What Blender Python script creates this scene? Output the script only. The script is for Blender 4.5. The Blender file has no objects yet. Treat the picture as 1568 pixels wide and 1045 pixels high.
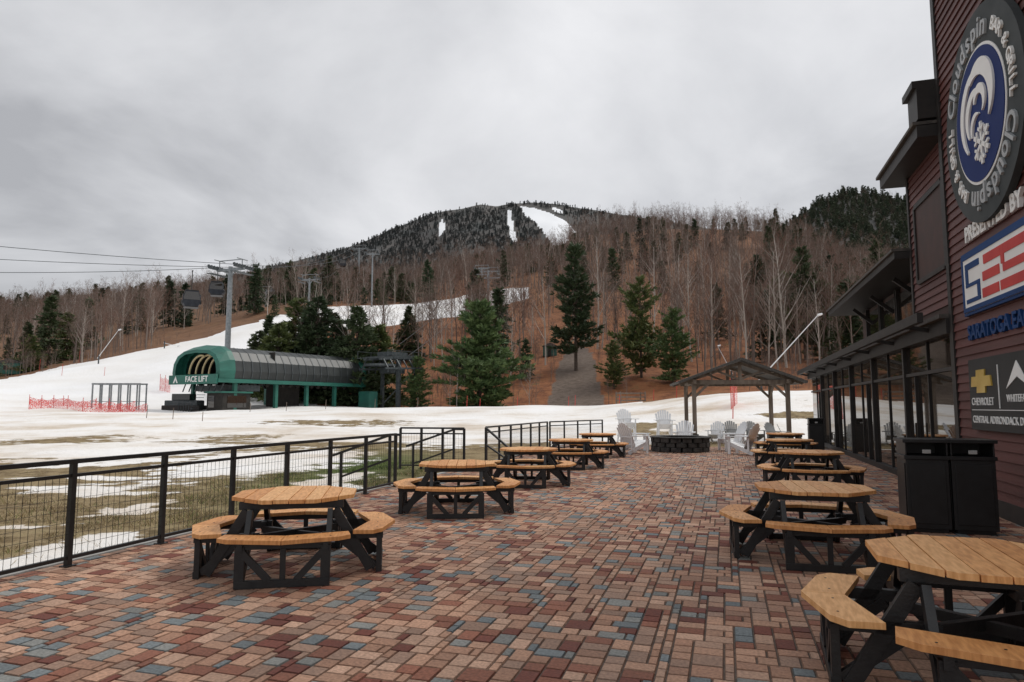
import bpy, math, random
import numpy as np
from mathutils import Vector, Matrix, noise
random.seed(7); np.random.seed(7)
scn=bpy.context.scene
F=1045.0; CX=784.0; HZ=622.0; EYE=1.65
YAW=math.radians(17.3)
MP=Matrix.Rotation(-YAW,4,'Z')          # patio frame (u across, v along the building)
def P(u,v,z=0): return MP@Vector((u,v,z))
def at(b,D): return ((b-CX)/F*D, D)       # bearing / distance

# ---------------------------------------------------------------- materials
def newmat(name):
    m=bpy.data.materials.new(name); m.use_nodes=True
    nt=m.node_tree; b=nt.nodes['Principled BSDF']; return m,nt,b
def mat(name,c1,c2=None,scale=5,rough=.8,bump=0,bscale=None,metal=0,detail=5,stretch=None,spec=.5,rnd=False,c3=None):
    m,nt,b=newmat(name); N=nt.nodes; L=nt.links
    b.inputs['Roughness'].default_value=rough; b.inputs['Metallic'].default_value=metal
    b.inputs['Specular IOR Level'].default_value=spec
    b.inputs['Base Color'].default_value=(*c1,1)
    tc=N.new('ShaderNodeTexCoord'); mp=N.new('ShaderNodeMapping'); L.new(tc.outputs['Object'],mp.inputs[0])
    if stretch: mp.inputs['Scale'].default_value=stretch
    if c2:
        n=N.new('ShaderNodeTexNoise'); n.inputs['Scale'].default_value=scale; n.inputs['Detail'].default_value=detail
        L.new(mp.outputs[0],n.inputs['Vector'])
        r=N.new('ShaderNodeValToRGB'); r.color_ramp.elements[0].position=.35; r.color_ramp.elements[1].position=.65
        r.color_ramp.elements[0].color=(*c1,1); r.color_ramp.elements[1].color=(*c2,1)
        L.new(n.outputs[0],r.inputs[0]); out=r.outputs[0]
        if rnd:
            oi=N.new('ShaderNodeObjectInfo'); r2=N.new('ShaderNodeValToRGB')
            e=r2.color_ramp.elements; e[0].color=(*c1,1); e[1].color=(*(c3 or c2),1); e[0].position=0; e[1].position=1
            mm=e.new(.5); mm.color=(*c2,1)
            L.new(oi.outputs['Random'],r2.inputs[0])
            mx=N.new('ShaderNodeMixRGB'); mx.inputs[0].default_value=.7
            L.new(out,mx.inputs[1]); L.new(r2.outputs[0],mx.inputs[2]); out=mx.outputs[0]
        L.new(out,b.inputs['Base Color'])
    if bump:
        n=N.new('ShaderNodeTexNoise'); n.inputs['Scale'].default_value=bscale or scale*4; n.inputs['Detail'].default_value=6
        L.new(mp.outputs[0],n.inputs['Vector'])
        bp=N.new('ShaderNodeBump'); bp.inputs['Strength'].default_value=bump; bp.inputs['Distance'].default_value=.02
        L.new(n.outputs[0],bp.inputs['Height']); L.new(bp.outputs[0],b.inputs['Normal'])
    return m
M_black=mat('black_plastic_lumber',(.009,.009,.010),(.018,.018,.018),9,.45,.15,60)
M_blackmetal=mat('black_metal',(.009,.009,.009),(.015,.015,.016),6,.4)
M_wood=mat('cedar_board',(.56,.25,.08),(.80,.41,.155),7,.5,.25,50,stretch=(6,1,1))
M_wood2=mat('cedar_board_light',(.64,.32,.115),(.84,.47,.20),7,.5,.25,50,stretch=(6,1,1))
M_wood3=mat('cedar_board_dark',(.50,.21,.065),(.70,.33,.115),7,.55,.25,50,stretch=(6,1,1))
M_white=mat('white_plastic',(.76,.77,.78),(.82,.82,.82),3,.5)
M_greyplastic=mat('grey_plastic',(.35,.35,.34),(.45,.45,.44),3,.6)
M_timber=mat('weathered_timber',(.14,.105,.08),(.24,.19,.15),5,.8,.3,30,stretch=(1,1,.2))
M_shingle=mat('roof_shingle',(.06,.055,.05),(.11,.10,.09),14,.9,.3,40)
M_maroon=mat('maroon_clapboard',(.072,.020,.016),(.115,.034,.028),1.2,.6,.15,30,stretch=(1,.3,5))
M_trim=mat('dark_trim',(.014,.012,.011),(.026,.022,.02),4,.55)
M_brown=mat('brown_panel',(.040,.017,.013),(.058,.023,.018),3,.6)
M_green=mat('green_paint',(.014,.105,.078),(.022,.145,.108),.6,.5,stretch=(1,1,3))
M_dgreen=mat('dark_green_paint',(.01,.07,.055),(.015,.10,.075),1,.45)
M_cover=mat('ribbed_cover',(.020,.024,.024),(.038,.043,.042),.6,.42)
M_steel=mat('galvanised_steel',(.20,.22,.23),(.30,.32,.33),3,.5,metal=.3)
M_dsteel=mat('dark_steel',(.05,.062,.066),(.09,.10,.105),3,.5,metal=.3)
M_cabin=mat('cabin_shell',(.02,.023,.03),(.035,.04,.05),3,.6,spec=.3)
M_cream=mat('cream_paint',(.55,.45,.25),(.62,.52,.3),3,.6)
M_int=mat('dark_interior',(.015,.013,.011),(.03,.025,.02),2,.8)
M_stone=mat('dark_stone',(.022,.02,.019),(.07,.065,.06),5,.85,.6,12)
M_conc=mat('concrete',(.3,.29,.27),(.4,.39,.37),2,.9,.2,20)
M_red=mat('red_paint',(.5,.03,.03),(.6,.05,.04),2,.5)
M_blue=mat('navy_sign',(.012,.028,.13),(.016,.036,.155),1,.7,spec=.2)
M_blue2=mat('blue_sign',(.010,.045,.15),(.013,.055,.18),1,.6,spec=.2)
M_signgrey=mat('slate_sign',(.05,.058,.06),(.07,.078,.08),2,.7,spec=.2)
M_signdark=mat('charcoal_sign',(.018,.02,.022),(.026,.028,.03),2,.5,spec=.3)
M_signwhite=mat('sign_white',(.80,.80,.78),(.86,.86,.84),2,.5)
M_letter=mat('letter_silver',(.34,.36,.37),(.45,.47,.48),2,.5)
M_gold=mat('gold_sign',(.6,.38,.06),(.75,.55,.15),2,.3,metal=.4)
M_bark=mat('bark_brown',(.120,.082,.064),(.200,.150,.122),3,.9,rnd=True,c3=(.195,.088,.058))
M_bark2=mat('bark_trunk',(.11,.085,.072),(.26,.215,.185),3,.9,rnd=True,c3=(.15,.11,.09))
M_barkbirch=mat('bark_birch',(.52,.48,.43),(.29,.24,.20),2,.85,rnd=True,c3=(.42,.36,.31))
M_trunk=mat('trunk_bark',(.06,.045,.035),(.11,.08,.06),4,.9)
M_needleD=mat('needles_dark',(.017,.036,.015),(.055,.083,.032),.8,.7,rnd=True,c3=(.065,.08,.028))
M_needleP=mat('needles_pine',(.045,.088,.026),(.125,.18,.06),.9,.7)
M_needleY=mat('needles_olive',(.050,.078,.020),(.14,.165,.048),.9,.7)
M_needleM=mat('needles_mountain_hazed',(.045,.058,.060),(.068,.076,.075),.8,.9,rnd=True,c3=(.105,.094,.088))  # distance haze painted into the needles: lighter, blue-grey base colour
M_needleH=mat('needles_hill_hazed',(.034,.054,.032),(.065,.084,.044),.8,.9,rnd=True,c3=(.095,.085,.062))  # needle green lightened to paint in the haze over the far hill
M_glass,nt,b=newmat('window_glass'); b.inputs['Base Color'].default_value=(.02,.016,.013,1); b.inputs['Roughness'].default_value=.02
b.inputs['IOR'].default_value=1.75
nn=nt.nodes.new('ShaderNodeTexNoise'); nn.inputs['Scale'].default_value=.8
bp=nt.nodes.new('ShaderNodeBump'); bp.inputs['Strength'].default_value=.03; nt.links.new(nn.outputs[0],bp.inputs['Height']); nt.links.new(bp.outputs[0],b.inputs['Normal'])
def facecol(name,rough=.8,bump=.3,bscale=40,noise_amt=.35,big=(.74,1.2)):
    m,nt,b=newmat(name); N=nt.nodes; L=nt.links
    a=N.new('ShaderNodeAttribute'); a.attribute_name='Col'
    tc=N.new('ShaderNodeTexCoord'); n=N.new('ShaderNodeTexNoise'); n.inputs['Scale'].default_value=bscale; n.inputs['Detail'].default_value=8
    L.new(tc.outputs['Object'],n.inputs['Vector'])
    n2=N.new('ShaderNodeTexNoise'); n2.inputs['Scale'].default_value=.7; n2.inputs['Detail'].default_value=7; n2.inputs['Roughness'].default_value=.65; L.new(tc.outputs['Object'],n2.inputs['Vector'])
    r=N.new('ShaderNodeMapRange'); r.inputs[1].default_value=.25; r.inputs[2].default_value=.75; r.inputs[3].default_value=1-noise_amt; r.inputs[4].default_value=1+noise_amt
    L.new(n.outputs[0],r.inputs[0])
    r2=N.new('ShaderNodeMapRange'); r2.inputs[1].default_value=.3; r2.inputs[2].default_value=.7; r2.inputs[3].default_value=big[0]; r2.inputs[4].default_value=big[1]
    L.new(n2.outputs[0],r2.inputs[0])
    mu=N.new('ShaderNodeMath'); mu.operation='MULTIPLY'; L.new(r.outputs[0],mu.inputs[0]); L.new(r2.outputs[0],mu.inputs[1])
    v=N.new('ShaderNodeVectorMath'); v.operation='SCALE'; L.new(a.outputs['Color'],v.inputs[0]); L.new(mu.outputs[0],v.inputs['Scale'])
    L.new(v.outputs[0],b.inputs['Base Color'])
    bp=N.new('ShaderNodeBump'); bp.inputs['Strength'].default_value=bump; bp.inputs['Distance'].default_value=.006
    L.new(n.outputs[0],bp.inputs['Height']); L.new(bp.outputs[0],b.inputs['Normal'])
    rr=N.new('ShaderNodeMapRange'); rr.inputs[1].default_value=.35; rr.inputs[2].default_value=.65; rr.inputs[3].default_value=rough-.15; rr.inputs[4].default_value=rough+.1
    L.new(n2.outputs[0],rr.inputs[0]); L.new(rr.outputs[0],b.inputs['Roughness'])
    b.inputs['Specular IOR Level'].default_value=.3
    return m

# ---------------------------------------------------------------- mesh builder
class MB:
    def __init__(s): s.v=[];s.f=[];s.m=[]
    def add(s,vs,fs,mi=0):
        o=len(s.v); s.v.extend([tuple(x) for x in vs]); s.f.extend([tuple(i+o for i in f) for f in fs]); s.m.extend([mi]*len(fs))
    def box(s,c,d,mi=0,R=None):
        x,y,z=d[0]/2,d[1]/2,d[2]/2
        vs=[Vector(p) for p in [(-x,-y,-z),(x,-y,-z),(x,y,-z),(-x,y,-z),(-x,-y,z),(x,-y,z),(x,y,z),(-x,y,z)]]
        if R is not None: vs=[R@p for p in vs]
        vs=[p+Vector(c) for p in vs]
        s.add(vs,[(3,2,1,0),(4,5,6,7),(0,1,5,4),(1,2,6,5),(2,3,7,6),(3,0,4,7)],mi)
    def b2(s,a,b,mi=0):
        s.box([(a[i]+b[i])/2 for i in range(3)],[abs(b[i]-a[i]) for i in range(3)],mi)
    def beam(s,p,q,w,h,mi=0,up=(0,0,1)):
        p=Vector(p);q=Vector(q);d=q-p;L=d.length;d.normalize();up=Vector(up)
        if abs(d.dot(up))>.98: up=Vector((1,0,0)) if abs(d.x)<.9 else Vector((0,1,0))
        sx=d.cross(up).normalized(); uz=sx.cross(d).normalized()
        R=Matrix((sx,d,uz)).transposed(); s.box((p+q)/2,(w,L,h),mi,R)
    def tube(s,p,q,r1,r2=None,n=8,mi=0,cap=True):
        if r2 is None:r2=r1
        p=Vector(p);q=Vector(q);d=(q-p)
        if d.length<1e-6:return
        d.normalize();a=d.orthogonal().normalized();b=d.cross(a)
        vs=[]
        for (c,r) in((p,r1),(q,r2)):
            for i in range(n):
                t=2*math.pi*i/n; vs.append(c+a*math.cos(t)*r+b*math.sin(t)*r)
        fs=[(i,(i+1)%n,n+(i+1)%n,n+i) for i in range(n)]
        if cap: fs+= [tuple(range(n-1,-1,-1)),tuple(range(n,2*n))]
        s.add(vs,fs,mi)
    def prism(s,pts,z0,z1,mi=0,M=None):
        n=len(pts); vs=[Vector((x,y,z0)) for x,y in pts]+[Vector((x,y,z1)) for x,y in pts]
        if M is not None: vs=[M@v for v in vs]
        s.add(vs,[tuple(range(n-1,-1,-1)),tuple(range(n,2*n))]+[(i,(i+1)%n,n+(i+1)%n,n+i) for i in range(n)],mi)
    def mesh(s,name,mats,smooth=False):
        me=bpy.data.meshes.new(name); me.from_pydata(s.v,[],s.f)
        for m in mats: me.materials.append(m)
        me.polygons.foreach_set('material_index',s.m)
        if smooth: me.polygons.foreach_set('use_smooth',[True]*len(s.f))
        me.update(); return me
    def obj(s,name,mats,M=None,smooth=False,bevel=0):
        return place(s.mesh(name,mats,smooth),name,M,bevel)
def place(me,name,M=None,bevel=0):
    o=bpy.data.objects.new(name,me); scn.collection.objects.link(o)
    if M is not None:o.matrix_world=M
    if bevel:
        b=o.modifiers.new('bevel','BEVEL'); b.width=bevel; b.segments=2; b.limit_method='ANGLE'
    return o
def text(mb,body,size,M,mi,ext=.01,align='CENTER',shear=0,bold=0):
    c=bpy.data.curves.new('t','FONT'); c.body=body; c.size=size; c.extrude=ext; c.align_x=align; c.align_y='CENTER'; c.shear=shear; c.offset=bold
    c.resolution_u=3
    o=bpy.data.objects.new('t',c); scn.collection.objects.link(o)
    dg=bpy.context.evaluated_depsgraph_get(); me=bpy.data.meshes.new_from_object(o.evaluated_get(dg))
    mb.add([M@v.co for v in me.vertices],[tuple(p.vertices) for p in me.polygons],mi)
    bpy.data.objects.remove(o); bpy.data.curves.remove(c); bpy.data.meshes.remove(me)

# ---------------------------------------------------------------- terrain
cols=np.array([-400,0,200,300,400,500,600,700,784,850,900,1000,1100,1200,1300,1400,1568,2000],float)
Drows=[84,100,130,180,250,350,500]
tab={
 -400:[600,590,565,545,520,500,490],0:[612,600,578,560,525,497,480],200:[622,605,560,535,505,480,465],
 300:[626,612,553,520,490,465,452],400:[628,618,560,495,470,455,445],500:[629,622,575,505,470,458,450],
 600:[629,627,580,515,468,456,446],700:[629,629,580,520,462,440,420],784:[629,629,575,520,452,428,405],
 850:[629,627,568,520,456,418,390],900:[628,624,563,515,452,402,356],1000:[618,611,565,515,450,392,346],
 1100:[604,600,565,515,455,398,346],1200:[598,592,560,515,455,402,348],1300:[598,590,555,515,465,430,405],
 1400:[598,590,555,515,470,440,425],1568:[598,590,555,515,470,440,425],2000:[598,590,555,515,470,440,425]}
r60={1000:632,1100:616,1200:608,1300:604,1400:602,1568:602,2000:602}
DR=[-40,20,40,60]+Drows+[640,900]
Z=np.zeros((len(cols),len(DR)))
for i,c in enumerate(cols):
    z=[-.38,-.38,-.2]
    y60=r60.get(int(c),644); z.append(EYE+(HZ-y60)*60/F)
    z+=[EYE+(HZ-y)*D/F for y,D in zip(tab[int(c)],Drows)]
    z.append(z[-1]*.86); z.append(z[-1]*.4)
    Z[i]=z
DRa=np.array(DR,float)
def terr(X,Y,nz=True):
    b=CX+F*X/max(Y,20.); b=min(max(b,-399),1999); D=min(max(Y,-39),899)
    i=int(np.searchsorted(cols,b)-1); i=max(0,min(i,len(cols)-2)); j=int(np.searchsorted(DRa,D)-1); j=max(0,min(j,len(DR)-2))
    s=(b-cols[i])/(cols[i+1]-cols[i]); t=(D-DRa[j])/(DRa[j+1]-DRa[j])
    z=(Z[i,j]*(1-s)+Z[i+1,j]*s)*(1-t)+(Z[i,j+1]*(1-s)+Z[i+1,j+1]*s)*t
    if nz:
        k=min(max((Y-30)/120,0),1)
        z+=k*2.4*noise.noise(Vector((X*.02,Y*.02,0)))+k*.7*noise.noise(Vector((X*.09,Y*.09,3)))
        if Y>14 or X<-8: z+=.12*noise.noise(Vector((X*.22,Y*.22,5)))*min(max((Y-6)/20,0.3),1)
    return z
def inpoly(x,y,p):
    r=False;n=len(p);j=n-1
    for i in range(n):
        if (p[i][1]>y)!=(p[j][1]>y) and x<(p[j][0]-p[i][0])*(y-p[i][1])/(p[j][1]-p[i][1])+p[i][0]: r=not r
        j=i
    return r
polyA=[(-3000,-50),(-3000,126),(0,130),(200,148),(300,172),(400,196),(440,200),(450,150),(420,112),(480,95),(620,93),(760,92),(900,89),(985,88),(1000,78),(1230,76),(1300,70),(4000,60),(4000,-50)]
polyB=[(395,150),(395,196),(500,246),(600,264),(700,274),(810,278),(810,246),(700,224),(600,198),(500,176),(430,150)]
pathP=[(822,91),(930,90),(920,115),(908,150),(885,168),(868,150),(850,120)]
def bearing(X,Y): return CX+F*X/max(Y,1.)
xs_t=np.concatenate([np.linspace(-1.9,-.85,25)[:-1],np.linspace(-.85,.8,300),np.linspace(.8,1.9,20)[1:]])
ys=np.concatenate([np.linspace(-40,4,12)[:-1],np.linspace(4,40,130)[:-1],np.linspace(40,130,120)[:-1],np.linspace(130,300,100)[:-1],np.linspace(300,900,60)])
verts=[];sn=[];gr=[];pa=[];lf=[]
blobs=[(-20,31,8,6),(-9.8,17,2.3,1.1),(-6.3,9.4,1.3,1.2),(-8.8,25.5,3.0,6.5),(-4.9,18.6,.9,3.2),(-15,25,3.2,1.5),(-12.5,13.4,1.9,.7),(-8.8,11.8,1.1,.5),(-11.8,20,2.6,.9),(-17,20,2.6,.9),(-5.6,7.2,.6,.6),(-7.4,14.2,.8,.35)]
def wob(x,y,s,k): return k*noise.noise(Vector((x*s,y*s,11)))
def blobf(x,y):
    m=0.
    xx=x+wob(x,y,.5,1.3)+wob(x,y,1.7,.5); yy=y+wob(y,x,.5,1.6)+wob(y,x,1.7,.5)
    for (bx,by,rx,ry) in blobs: m=max(m,1.2*math.exp(-(((xx-bx)/rx)**2+((yy-by)/ry)**2)))
    return m
for y in ys:
    for t in xs_t:
        x=t*max(y,24.); z=terr(x,y); verts.append((x,y,z))
        bb=bearing(x,y) if y>5 else (-2000 if x<0 else 3000)
        a=0.; g=0.; p=0.;l=0.
        if y>80:
            bw=bb+14*noise.noise(Vector((x*.05,y*.05,2))); yw=y+7*noise.noise(Vector((x*.06,y*.06,8)))+2*noise.noise(Vector((x*.3,y*.3,8)))
            a=1. if (inpoly(bw,yw,polyA) or inpoly(bb,y,polyB)) else 0.
            l=1. if bb>450 else .45
            l*=max(.65,1-(y-160)/320) if y>160 else 1.
            p=1. if inpoly(bw,y,pathP) else 0.
            if y<92 and a<.5 and 500<bb<985: a=.42
        else:
            a=min(max((y-31+x*.12+wob(x,y,.15,9))/9,0),1)*.97
            if x>2: a=1.
            q=noise.noise(Vector((x*.035,y*.11,21)))
            if y>36: a=min(a,1-.42*max(0,q-.2)/.3)
            if bb>960: a=min(a,1-1.1*max(0,noise.noise(Vector((x*.09,y*.16,31)))-.02)/.3)
            a=max(a,blobf(x,y))
            a=min(a,1)
            g=math.exp(-(((x+5.0)/2.2)**2+((y-23)/7)**2))
            if bb>985 and y>75: a=.1;l=.8
        sn.append(a);gr.append(g);pa.append(p);lf.append(l)
nx=len(xs_t); ny=len(ys)
faces=[(j*nx+i,j*nx+i+1,(j+1)*nx+i+1,(j+1)*nx+i) for j in range(ny-1) for i in range(nx-1)]
me=bpy.data.meshes.new('ground'); me.from_pydata(verts,[],faces); me.polygons.foreach_set('use_smooth',[True]*len(faces))
for n_,d in (('snow',sn),('green',gr),('path',pa),('leaf',lf)):
    a=me.attributes.new(n_,'FLOAT','POINT'); a.data.foreach_set('value',d)
M_gr,nt,b=newmat('snow_grass_and_leaf_litter'); N=nt.nodes;L=nt.links
geo=N.new('ShaderNodeNewGeometry')
def nz(scale,det=6,rough=.55):
    n=N.new('ShaderNodeTexNoise'); n.inputs['Scale'].default_value=scale; n.inputs['Detail'].default_value=det; n.inputs['Roughness'].default_value=rough; L.new(geo.outputs['Position'],n.inputs['Vector']); return n
def ramp(src,stops):
    r=N.new('ShaderNodeValToRGB'); e=r.color_ramp.elements
    e[0].position=stops[0][0]; e[0].color=(*stops[0][1],1); e[1].position=stops[-1][0]; e[1].color=(*stops[-1][1],1)
    for p,c in stops[1:-1]: k=e.new(p); k.color=(*c,1)
    L.new(src,r.inputs[0]); return r.outputs[0]
def attr(n): a=N.new('ShaderNodeAttribute'); a.attribute_name=n; return a.outputs['Fac']
def mix(f,a,b_):
    m=N.new('ShaderNodeMixRGB'); L.new(f,m.inputs[0]); L.new(a,m.inputs[1]); L.new(b_,m.inputs[2]); return m.outputs[0]
def mth(op,a,b_):
    m=N.new('ShaderNodeMath'); m.operation=op
    for k,x in enumerate((a,b_)):
        if isinstance(x,(int,float)): m.inputs[k].default_value=x
        else: L.new(x,m.inputs[k])
    return m.outputs[0]
grass=ramp(nz(1.6,10,.75).outputs[0],[(.3,(.06,.04,.02)),(.44,(.17,.12,.06)),(.56,(.31,.235,.13)),(.66,(.22,.18,.085)),(.75,(.11,.08,.04))])
green=ramp(nz(3,9,.7).outputs[0],[(.3,(.03,.05,.012)),(.6,(.10,.14,.03)),(.75,(.16,.15,.06))])
leaf=ramp(nz(.35,10,.75).outputs[0],[(.3,(.07,.032,.018)),(.45,(.20,.078,.036)),(.56,(.30,.125,.055)),(.64,(.15,.10,.042)),(.75,(.08,.06,.028))])
field=ramp(nz(.25,8,.7).outputs[0],[(.3,(.09,.060,.040)),(.7,(.23,.15,.09))])
snow=ramp(nz(.11,9,.62).outputs[0],[(.3,(.54,.44,.33)),(.42,(.71,.64,.56)),(.51,(.84,.81,.77)),(.63,(.91,.90,.89)),(.75,(.93,.93,.93))])
sfar=ramp(nz(.05,8,.6).outputs[0],[(.35,(.82,.80,.77)),(.6,(.91,.91,.91))])
grav=ramp(nz(1.2,9,.7).outputs[0],[(.3,(.085,.062,.048)),(.7,(.20,.155,.125))])
base=mix(attr('green'),grass,green)
sep=N.new('ShaderNodeSeparateXYZ'); L.new(geo.outputs['Position'],sep.inputs[0])
farf=N.new('ShaderNodeMapRange'); L.new(sep.outputs[1],farf.inputs[0]); farf.inputs[1].default_value=72; farf.inputs[2].default_value=84
lf_=mix(attr('leaf'),field,leaf)
base=mix(farf.outputs[0],base,lf_)
pf=N.new('ShaderNodeMapRange'); L.new(mth('ADD',attr('path'),mth('MULTIPLY',mth('SUBTRACT',nz(.6,8,.65).outputs[0],.5),1.6)),pf.inputs[0]); pf.inputs[1].default_value=.35; pf.inputs[2].default_value=.8
base=mix(pf.outputs[0],base,grav)
nfine=nz(.9,10,.68)
sf=mth('ADD',attr('snow'),mth('MULTIPLY',mth('SUBTRACT',nfine.outputs[0],.5),1.7))
sfm=N.new('ShaderNodeMapRange'); L.new(sf,sfm.inputs[0]); sfm.inputs[1].default_value=.44; sfm.inputs[2].default_value=.54
ff2=N.new('ShaderNodeMapRange'); L.new(sep.outputs[1],ff2.inputs[0]); ff2.inputs[1].default_value=60; ff2.inputs[2].default_value=95
snow=mix(ff2.outputs[0],snow,sfar)
base=mix(sfm.outputs[0],base,snow)
L.new(base,b.inputs['Base Color']); b.inputs['Roughness'].default_value=.85; b.inputs['Specular IOR Level'].default_value=.2
bp=N.new('ShaderNodeBump'); bp.inputs['Strength'].default_value=.7; bp.inputs['Distance'].default_value=.2
L.new(nz(2.5,9,.6).outputs[0],bp.inputs['Height']); L.new(bp.outputs[0],b.inputs['Normal'])
me.materials.append(M_gr); place(me,'ground')

# ---------------------------------------------------------------- trees
def bare_tree(seed,light=False,wide=1.0,k0=22,k2=4):
    r=random.Random(seed); mb=MB()
    def grow(p,d,L,rad,lev):
        n={0:7,1:4,2:2,3:1}[lev]; sides=5 if lev==0 else 3
        pts=[p]; dd=d.copy()
        for i in range(n):
            dd=(dd+Vector((r.uniform(-1,1),r.uniform(-1,1),r.uniform(-.3,.9)+(.35 if lev==1 else 0)))*(.05 if lev==0 else .18)).normalized()
            q=pts[-1]+dd*L/n; ra=rad*(1-i/n*.85); rb=rad*(1-(i+1)/n*.85)
            if lev==3:
                s=dd.orthogonal().normalized()*rad
                mb.add([pts[-1]-s,pts[-1]+s,q],[(0,1,2)],0)
            else: mb.tube(pts[-1],q,ra,rb,sides,1 if lev==0 or (lev==1 and light) else 0,False)
            pts.append(q)
        if lev==3:return
        k={0:k0,1:6,2:k2}[lev]
        for j in range(k):
            t=r.uniform(.28,1) if lev==0 else r.uniform(.2,1)
            x=t*n; i=min(int(x),n-1); c=pts[i].lerp(pts[i+1],x-i)
            dir0=(pts[i+1]-pts[i]).normalized(); a=r.uniform(0,6.283)
            o=dir0.orthogonal().normalized(); o.rotate(Matrix.Rotation(a,3,dir0))
            sp={0:.8,1:.75,2:.75}[lev]*wide
            nd=(dir0*1.0+o*sp*r.uniform(.6,1.4)).normalized()
            if lev==0: LL=L*.40*(1.15-t*.75)*r.uniform(.6,1.25)
            else: LL=L*.5*(1.2-t*.6)*r.uniform(.7,1.15)
            grow(c,nd,LL,max(rad*(1-t*.8)*(.45 if lev==0 else .5),.0011),lev+1)
    grow(Vector((0,0,-.02)),Vector((r.uniform(-.06,.06),r.uniform(-.06,.06),1)).normalized(),1.0,.0100,0)
    return mb.mesh('bare_tree_mesh',[M_bark,M_barkbirch if light else M_bark2])
def conifer(seed,H,R,needle,style='spruce',dens=1.0,z0=.08,name='conifer_mesh',ls=1.0,levels=26,fat=.2):
    r=random.Random(seed); mb=MB()
    mb.tube((0,0,-.3),(0,0,H*.97),H*.015,H*.002,6,1)
    z=H*z0; step=H*(1-z0)/levels
    while z<H*.985:
        f=(z/H-z0)/(1-z0)
        if style=='pine': L0=R*(min(1,.7+f*1.8))*(1-f)**.62*(.85+.28*math.sin(f*13+seed)); el=.08+.5*f
        elif style=='hemlock': L0=R*(1-f)**.62*(.9+.15*math.sin(f*17+seed)); el=-.05+.2*f
        else: L0=R*(1-f)**.85; el=-.18+.55*f
        L0=max(L0,R*.06)
        nb=r.randint(5,8)
        for k in range(nb):
            a=r.uniform(0,6.283); Lb=L0*r.uniform(.5,1.2)
            d=Vector((math.cos(a),math.sin(a),el+r.uniform(-.14,.14)))
            p0=Vector((0,0,z+r.uniform(-.5,.5)*step)); 
            sag=r.uniform(.0,.12)*Lb*(1 if style!='pine' else -.8)
            mid=p0+d*Lb*.5; end=p0+d*Lb-Vector((0,0,sag))
            mb.tube(p0,mid,H*.003,H*.002,3,1,False); mb.tube(mid,end,H*.002,H*.0006,3,1,False)
            nc=max(2,int(Lb/(.34*ls)*dens))
            for c in range(nc):
                s=.15+.85*(c+r.random())/nc
                q=(p0.lerp(mid,s*2) if s<.5 else mid.lerp(end,s*2-1))
                spread=.34*Lb*(1-s*.6)
                side=Vector((-math.sin(a),math.cos(a),0))*r.uniform(-1,1)*spread
                q=q+side
                nt_=int(9*dens)+2
                for _ in range(nt_):
                    dd=(d*.8+side.normalized()*r.uniform(0,.8)+Vector((r.uniform(-1,1),r.uniform(-1,1),r.uniform(-.5,1.0)))*.75).normalized()
                    ln=r.uniform(.32,.65)*ls; w=dd.cross(Vector((r.uniform(-1,1),r.uniform(-1,1),r.uniform(-1,1))).normalized()).normalized()*ln*fat
                    e=q+dd*ln*.2+Vector((r.uniform(-.14,.14),r.uniform(-.14,.14),r.uniform(-.12,.12)))*ls
                    mb.add([e-w,e+w,e+dd*ln],[(0,1,2)],0)
        z+=step*r.uniform(.8,1.2)
    return mb.mesh(name,[needle,M_trunk])
def scatter(name,meshes,pts):
    k=len(meshes); groups=[[] for _ in range(k)]
    for p in pts: groups[random.randrange(k)].append(p)
    for g,me_ in zip(groups,meshes):
        vs=[];fs=[]
        for (x,y,z,h) in g:
            a=random.uniform(0,6.283); c=h/math.sqrt(2)
            o=len(vs)
            for q in range(4): vs.append((x+c*math.cos(a+q*math.pi/2),y+c*math.sin(a+q*math.pi/2),z))
            fs.append((o,o+1,o+2,o+3))
        m2=bpy.data.meshes.new(name+'_points'); m2.from_pydata(vs,[],fs)
        par=place(m2,name); ch=place(me_,'tree_shape'); ch.parent=par
        par.instance_type='FACES'; par.use_instance_faces_scale=True; par.instance_faces_scale=1.0
        par.show_instancer_for_render=False; par.show_instancer_for_viewport=False
bt=[bare_tree(11),bare_tree(12,wide=1.25),bare_tree(13,True,.85),bare_tree(14,wide=.9),bare_tree(15,True,1.1),bare_tree(16,wide=1.4)]
btf=[bare_tree(31,k0=17,k2=3),bare_tree(32,wide=1.25,k0=17,k2=3),bare_tree(33,True,.9,17,3),bare_tree(34,wide=1.4,k0=17,k2=3)]
near=[];far_=[];n=0
while n<3800:
    D=math.sqrt(random.uniform(95**2,535**2)); bb=random.uniform(-120,1450); x,y=at(bb,D)
    if inpoly(bb,D,polyA) or inpoly(bb,D,polyB) or inpoly(bb,D,pathP): continue
    if 400<bb<810 and (inpoly(bb,D+12,polyB) or inpoly(bb,D+24,polyB) or inpoly(bb,D+36,polyB) or inpoly(bb,D+48,polyB)) and random.random()<.86: continue
    if D<104+8*noise.noise(Vector((bb*.01,0,0))) and 450<bb<1100: continue
    if 790<bb<1010 and D<150 and random.random()<.85: continue
    if 540<bb<830 and D<125 and random.random()<.75: continue
    if 230<bb<400 and D<215: continue
    if bb<230 and D<150 and random.random()<.8: continue
    if bb>985 and D<105: continue
    if noise.noise(Vector((x*.03,y*.03,17)))>.28 and random.random()<.7: continue
    h=random.uniform(9.5,16.5) if bb<450 else random.uniform(11,20)
    if random.random()<.12: h*=1.25
    (near if D<230 else far_).append((x,y,terr(x,y)-.1,h)); n+=1
scatter('bare_tree_forest',bt,near); scatter('bare_tree_forest',btf,far_)
pts=[];n=0
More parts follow.
